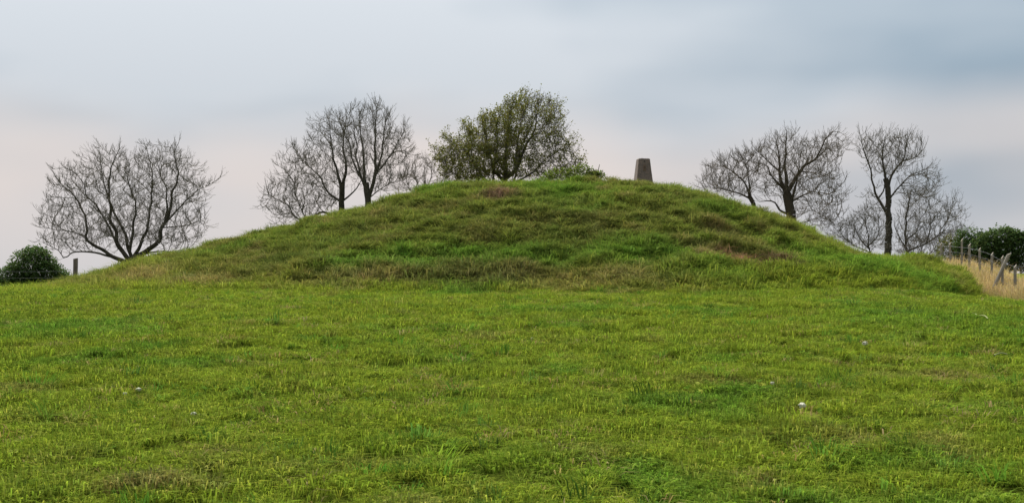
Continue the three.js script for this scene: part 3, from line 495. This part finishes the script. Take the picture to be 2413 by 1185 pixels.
// ---------------------------------------------------------------- leafy bushes and hedges
function bush({ name, label, category = 'bush', group, x, d, y0, lobes, n, size, mat, seed, tone = 0.45, stems = 6 }) { // lobes: [cx, cy, cz, rx, ry, rz] from the foot
  const R = rng(seed), root = new THREE.Group(); const fy = y0 === undefined ? groundOnly(x, d) - 0.05 : y0; root.position.set(x, fy, -d);
  const pts = [], vol = lobes.map(l => l[3] * l[4] + l[4] * l[5] + l[3] * l[5]), tot = vol.reduce((a, b) => a + b);
  lobes.forEach((l, li) => {
    const m = Math.round(n * vol[li] / tot), ph = R() * 40;
    for (let i = 0; i < m; i++) {
      const a = R() * 6.2832, cz = R() * 2 - 1, s = Math.sqrt(1 - cz * cz), u = [Math.cos(a) * s, cz, Math.sin(a) * s];
      const lump = 1 + 0.42 * fbm(u[0] * 2.1 + ph, u[1] * 2.1, u[2] * 2.1, 3), rr = lump * Math.pow(R(), 0.22);
      const p = [l[0] + u[0] * l[3] * rr, l[1] + u[1] * l[4] * rr, l[2] + u[2] * l[5] * rr];
      if (p[1] < 0.02) continue; const gap = fbm(p[0] * 2.6 + ph, p[1] * 2.6, p[2] * 2.6, 2); if (gap > 0.2) continue;
      pts.push(p);
    }
  });
  // stems that carry the leaves
  for (let i = 0; i < stems; i++) { const w = newOut(), l = lobes[i % lobes.length]; let q = [(R() - 0.5) * 0.4, 0, (R() - 0.5) * 0.4]; const e = [l[0] + (R() - 0.5) * l[3] * 1.3, l[1] + (R() - 0.1) * l[4] * 0.8, l[2] + (R() - 0.5) * l[5] * 1.3]; for (let s = 1; s <= 5; s++) { const t = s / 5, p = [lerp(q[0], e[0], t / 1.0 * 0.45 + 0.1), lerp(q[1], e[1], 0.45 * t + 0.1), lerp(q[2], e[2], 0.45 * t + 0.1)]; tube(w, q, p, 0.04 * (1.15 - t), 0.04 * (1.0 - t) + 0.004, 5); q = p; } part(outGeo(w), barkBrown, 'stem', root); }
  part(leafGeo(pts, R, size[0], size[1], tone), mat, 'foliage', root);
  top(root, name); return tag(root, label, category, group);
}
bush({ name: 'evergreen_bush', label: 'rounded dark green bush at the left edge of the field', x: toX(78, 48), d: 48, lobes: [[0, 0.95, 0, 0.95, 0.9, 0.95], [-0.65, 0.6, 0.1, 0.7, 0.6, 0.8], [0.6, 0.62, -0.1, 0.75, 0.6, 0.8], [0.1, 1.35, 0, 0.55, 0.5, 0.55], [1.1, 0.4, 0, 0.5, 0.42, 0.6], [-1.0, 0.3, 0.1, 0.6, 0.4, 0.6], [0, 0.35, 0.3, 1.2, 0.4, 0.6]], n: 19000, size: [0.06, 0.13], mat: leafDark, seed: 83 });
bush({ name: 'low_hedge', label: 'low dark hedge seen between the left bush and the wooden post', category: 'hedge', x: toX(168, 66), d: 66, lobes: [[0, 0.75, 0, 0.8, 0.5, 0.5], [0.7, 0.65, 0, 0.6, 0.4, 0.5], [-0.9, 0.7, 0, 0.7, 0.5, 0.5]], n: 4000, size: [0.06, 0.12], mat: leafDark, seed: 84 });
bush({ name: 'evergreen_bush', label: 'dark green bush at the right edge behind the fence, with domed top', group: 'hedge bushes behind the right fence', x: toX(2368, 52), d: 52, lobes: [[0, 1.25, 0, 1.0, 1.0, 0.9], [0.8, 1.15, 0, 0.7, 0.9, 0.8], [-0.7, 1.15, 0, 0.7, 0.9, 0.7], [0.2, 1.75, 0, 0.6, 0.45, 0.5]], n: 14000, size: [0.07, 0.14], mat: leafDark, seed: 85 });
bush({ name: 'evergreen_bush', label: 'dark green bush behind the fence, middle one of the right hedge', group: 'hedge bushes behind the right fence', x: toX(2300, 53), d: 53, lobes: [[0, 1.25, 0, 0.85, 1.05, 0.8], [-0.5, 1.3, 0.1, 0.5, 1.05, 0.6], [0.55, 1.15, 0, 0.6, 0.95, 0.6]], n: 9000, size: [0.06, 0.12], mat: leafDark, seed: 86 });
bush({ name: 'evergreen_bush', label: 'small olive bush ending the right hedge beside the bare scrub', group: 'hedge bushes behind the right fence', x: toX(2240, 54), d: 54, lobes: [[0, 1.2, 0, 0.6, 0.95, 0.6], [0.4, 1.1, 0, 0.5, 0.9, 0.5]], n: 4500, size: [0.06, 0.11], mat: leafOlive, seed: 87 });
{ // leafy bramble on the mound's top, left of the pillar
  const d = 36.6, x = toX(1345, d), y = surfH(x, d) - 0.05;
  bush({ name: 'bramble_bush', label: 'low fresh green bramble bush on the mound top left of the pillar', x, d, y0: y, lobes: [[-0.3, 0.4, 0, 0.6, 0.34, 0.4], [0.3, 0.52, 0, 0.5, 0.32, 0.4], [0.75, 0.4, 0, 0.35, 0.28, 0.3]], n: 3600, size: [0.04, 0.09], mat: leafFresh, seed: 88 });
  const s = bush({ name: 'elder_sprig', label: 'small sprig with stiff upright shoots at the right end of the bramble', category: 'shrub', x: toX(1402, d), d, y0: surfH(toX(1402, d), d) + 0.04, lobes: [[-0.1, 0.24, 0, 0.3, 0.18, 0.2], [0.05, 0.3, 0, 0.17, 0.15, 0.15]], n: 600, size: [0.04, 0.08], mat: leafFresh, seed: 89, stems: 3 });
  for (const [ax, ay] of [[-0.26, 0.62], [-0.1, 0.5], [0.14, 0.64], [0.24, 0.48], [0.02, 0.45]]) { const o = newOut(); tube(o, [0, 0.05, 0], [ax * 0.6, ay * 0.65, 0.05], 0.016, 0.013, 5); tube(o, [ax * 0.6, ay * 0.65, 0.05], [ax, ay, 0.03], 0.013, 0.008, 5); part(outGeo(o), twigBrown, 'shoot', s); }
}

// ---------------------------------------------------------------- triangulation pillar
const concreteTex = dataTex(256, (u, v) => { const a = tn(u, v, 2.5, 4.4), b = tn(u, v, 12, 9.1), c = tn(u, v, 38, 1.1); const k = clamp(0.72 + 0.55 * a + 0.35 * b + 0.3 * c); return [k, k * (0.95 - 0.12 * a), k * (0.9 - 0.2 * a)]; }, true);
const concrete = new THREE.MeshStandardMaterial({ color: lin(0.17, 0.128, 0.105), map: concreteTex, bumpMap: concreteTex, bumpScale: 0.004, roughness: 0.95 });
const bronze = new THREE.MeshStandardMaterial({ color: lin(0.12, 0.075, 0.045), roughness: 0.55, metalness: 0.6 });
const darkHole = new THREE.MeshStandardMaterial({ color: lin(0.05, 0.035, 0.03), roughness: 1 });
{
  const d = 38.2, x = toX(1516, d), topY = toY(374, d), foot = topY - 1.22, root = new THREE.Group();
  root.position.set(x, foot, -d); root.rotation.y = 0.12;
  const H = 1.2, a = 0.31, b = 0.178, ch = 0.02; // half widths at foot and top, chamfer
  const ring = (y, h, c) => [[-h + c, -h], [h - c, -h], [h, -h + c], [h, h - c], [h - c, h], [-h + c, h], [-h, h - c], [-h, -h + c]].map(([p, q]) => [p, y, q]);
  const rows = []; for (let i = 0; i <= 10; i++) rows.push(ring(H * i / 10, lerp(a, b, i / 10), ch)); rows.push(ring(H + 0.018, b - 0.02, ch));
  const P = [], U = [], I = []; rows.forEach((r, j) => r.forEach((p, i) => { const w = 0.003 * n3(p[0] * 9, p[1] * 9, p[2] * 9); P.push(p[0] + w, p[1], p[2] + w); U.push((p[0] + p[2]) * 1.2, p[1] * 1.2); }));
  for (let j = 0; j < rows.length - 1; j++) for (let i = 0; i < 8; i++) { const k = j * 8 + i, m = j * 8 + (i + 1) % 8; I.push(k, k + 8, m + 8, k, m + 8, m); }
  const c0 = P.length / 3; P.push(0, H + 0.02, 0); U.push(0, 0); const last = (rows.length - 1) * 8; for (let i = 0; i < 8; i++) I.push(last + i, c0, last + (i + 1) % 8);
  let g = new THREE.BufferGeometry(); g.setAttribute('position', new THREE.Float32BufferAttribute(P, 3)); g.setAttribute('uv', new THREE.Float32BufferAttribute(U, 2)); g.setIndex(I); g = g.toNonIndexed(); g.computeVertexNormals();
  part(g, concrete, 'body', root);
  const face = y => lerp(a, b, y / H);
  const hole = part(new THREE.CylinderGeometry(0.022, 0.022, 0.02, 14).rotateX(Math.PI / 2), darkHole, 'sighting_hole', root); hole.position.set(0, 1.12, face(1.12) + 0.001);
  const plate = part(new THREE.BoxGeometry(0.09, 0.17, 0.014), bronze, 'bracket_plate', root); plate.position.set(0.0, 0.93, face(0.93) + 0.006); plate.rotation.x = -0.11;
  const arrow = new THREE.Shape([[-0.006, -0.05], [0.006, -0.05], [0.006, 0.0], [0.03, -0.03], [0.03, -0.012], [0, 0.03], [-0.03, -0.012], [-0.03, -0.03], [-0.006, 0]].map(p => new THREE.Vector2(...p)));
  part(new THREE.ExtrudeGeometry(arrow, { depth: 0.006, bevelEnabled: false }).translate(0, 0.01, 0.007), darkHole, 'bench_mark', plate);
  const cap = new THREE.Group(); 
  part(mergeGeometries([new THREE.CylinderGeometry(0.03, 0.03, 0.012, 16).translate(0, H + 0.026, 0), ...[0, 1, 2].map(i => new THREE.BoxGeometry(0.12, 0.008, 0.022).translate(0.07, 0, 0).rotateY(i * 2.0944).translate(0, H + 0.025, 0))]), bronze, 'spider_plate', root);
  tag(top(root, 'survey_pillar'), 'tapering square concrete survey pillar standing on top of the mound', 'pillar');
}

// ---------------------------------------------------------------- fences
const woodTex = dataTex(256, (u, v) => { const g = n3(Math.cos(u * 6.2832) * 9, Math.sin(u * 6.2832) * 9, Math.cos(v * 6.2832) * 0.9), k = clamp(0.72 + 0.35 * g + 0.5 * tn(u, v, 6, 5)); return [k, k * 0.97, k * 0.92]; }, true);
const wood = new THREE.MeshStandardMaterial({ color: lin(0.27, 0.24, 0.19), map: woodTex, roughness: 0.95 });
const woodDark = new THREE.MeshStandardMaterial({ color: lin(0.16, 0.125, 0.105), map: woodTex, roughness: 0.95 });
const galv = new THREE.MeshStandardMaterial({ color: lin(0.07, 0.072, 0.072), roughness: 0.8, metalness: 0.2 });
function postGeo(h, r, square, R) { // weathered stake with a slightly cut top
  const n = square ? 4 : 9, P = [], U = [], I = [], lv = 6;
  for (let j = 0; j <= lv; j++) for (let i = 0; i < n; i++) { const a = (i + 0.5) / n * 6.2832, rr = r * (square ? 1.25 : 1) * (1 + 0.08 * (R() - 0.5)), y = h * j / lv + (j === lv ? 0.05 * Math.cos(a) * (square ? 0.4 : 1) : 0); P.push(Math.cos(a) * rr, y, Math.sin(a) * rr); U.push(i / n, y * 0.8); }
  for (let j = 0; j < lv; j++) for (let i = 0; i < n; i++) { const k = j * n + i, m = j * n + (i + 1) % n; I.push(k, k + n, m + n, k, m + n, m); }
  const c = P.length / 3; P.push(0, h, 0); U.push(0, 0); for (let i = 0; i < n; i++) I.push(lv * n + i, c, lv * n + (i + 1) % n);
  let g = new THREE.BufferGeometry(); g.setAttribute('position', new THREE.Float32BufferAttribute(P, 3)); g.setAttribute('uv', new THREE.Float32BufferAttribute(U, 2)); g.setIndex(I); g = g.toNonIndexed(); g.computeVertexNormals(); return g;
}
function wire(pts, r, name, parent, mat = galv) { const c = new THREE.CatmullRomCurve3(pts.map(p => new THREE.Vector3(...p)), false, 'catmullrom', 0); return part(new THREE.TubeGeometry(c, pts.length * 2, r, 4, false), mat, name, parent); }
{ // right: stakes and wire netting running away along the field edge
  const R = rng(97), root = new THREE.Group(), posts = [];
  const specs = [[29.6, 0.05, 1.15, 0.02], [31.2, 0.045, 1.15, -0.03], [32.7, 0.055, 1.12, 0.01], [34.2, 0.05, 1.2, 0.02], [35.7, 0.05, 1.1, -0.04], [37.3, 0.05, 1.15, 0.02], [39.0, 0.055, 1.2, -0.02], [40.2, 0.05, 1.35, 0.0], [42.3, 0.045, 1.2, 0.02], [44.2, 0.045, 1.2, -0.01]];
  for (const [d, r, h, lean] of specs) { const x = 13.3 + (d - 32.5) * 0.176, y = groundOnly(x, d); const m = part(postGeo(h + 0.12, r * 0.7, false, R), wood, 'post', root); m.position.set(x, y - 0.2, -d); m.rotation.z = lean * 0.5; posts.push([x, y, d, h]); }
  const [sx, sy, sd] = posts[3]; const br = part(postGeo(1.45, 0.05, false, R), wood, 'brace', root); br.position.set(sx - 0.52, sy - 0.12, -sd + 0.25); br.rotation.z = -0.42; br.userData.label = 'leaning brace post';
  for (const hh of [0.12, 0.3, 0.48, 0.66, 0.84, 1.02]) wire(posts.map(([x, y, d]) => [x - 0.05, y + hh, -d]), hh > 0.9 ? 0.004 : 0.003, 'wire', root);
  const o = newOut(); for (let i = 0; i < posts.length - 1; i++) for (let k = 0; k < 10; k++) { const t = k / 10, A = posts[i], B = posts[i + 1], x = lerp(A[0], B[0], t) - 0.05, y = lerp(A[1], B[1], t), d = lerp(A[2], B[2], t); tube(o, [x, y + 0.1, -d], [x, y + 0.84, -d], 0.002, 0.002, 3); }
  const net = part(outGeo(o), galv, 'netting', root); net.userData.kind = 'stuff';
  tag(top(root, 'wire_fence'), 'post and wire netting fence running along the right edge of the field', 'fence');
}
{ // left: one stout post and a wire to the left
  const R = rng(101), root = new THREE.Group(), d = 37.5, x = toX(175, d), y = groundOnly(x, d), ty = toY(609, d);
  const m = part(postGeo(ty - y + 0.2, 0.072, true, R), woodDark, 'post', root); m.position.set(x, y - 0.2, -d); m.rotation.y = 0.25; m.rotation.z = -0.015;
  const pts = [[x, y, d]]; for (let i = 1; i <= 2; i++) { const dd = d + i * 1.2, xx = x - i * 3.1, yy = groundOnly(xx, dd); const p = part(postGeo(0.95, 0.045, false, R), wood, 'post', root); p.position.set(xx, yy - 0.25, -dd); pts.push([xx, yy, dd]); }
  for (const hh of [0.2, 0.42, 0.62]) wire(pts.map(([a, b, c]) => [a, b + hh, -c + 0.06]), 0.0025, 'wire', root);
  tag(top(root, 'wire_fence'), 'wire fence with one stout weathered post beside the left bush', 'fence');
}

// ---------------------------------------------------------------- small things in the field
const flint = new THREE.MeshStandardMaterial({ color: lin(0.42, 0.4, 0.3), roughness: 0.8 });
STONES.forEach(([x, d, s, label], n) => {
  const R = rng(700 + n), g = new THREE.IcosahedronGeometry(1, 3), p = g.attributes.position, ph = R() * 30;
  for (let i = 0; i < p.count; i++) { const v = new THREE.Vector3().fromBufferAttribute(p, i), k = 1 + 0.7 * fbm(v.x * 1.2 + ph, v.y * 1.2, v.z * 1.2, 3); p.setXYZ(i, v.x * k * s, v.y * k * s * 0.6, v.z * k * s * 0.7); }
  g.computeVertexNormals(); const m = top(new THREE.Mesh(g, flint), 'flint_stone'); m.position.set(x, surfH(x, d) + s * 0.4 + 0.02, -d); m.rotation.y = R() * 6;
  tag(m, label, 'stone', 'pale stones lying in the pasture');
});
{ // pale dry stalks lying in the grass
  const straw = new THREE.MeshStandardMaterial({ color: lin(0.2, 0.21, 0.07), roughness: 0.9 });
  for (const [a, b, label] of [[[2294, 750], [2330, 764], 'pale green fallen stalk lying in front of the dry grass'], [[2345, 862], [2375, 852], 'short dry stalk lying in the lush right side of the field']]) {
    const [x, d] = onGround(...a), [x2, d2] = onGround(...b), o = newOut(); let q = null;
    const root = new THREE.Group(); const y0 = surfH(x, d); root.position.set(x, y0, -d);
    for (let i = 0; i <= 6; i++) { const t = i / 6, px = lerp(x, x2, t), pd = lerp(d, d2, t), p = [px - x, surfH(px, pd) - y0 + 0.07 + 0.02 * Math.sin(t * 3), -(pd - d)]; if (q) tube(o, q, p, 0.008, 0.007, 5); q = p; }
    part(outGeo(o), straw, 'stalk', root); tag(top(root, 'fallen_stalk'), label, 'stalk');
  }
}
renderer.render(scene, camera);
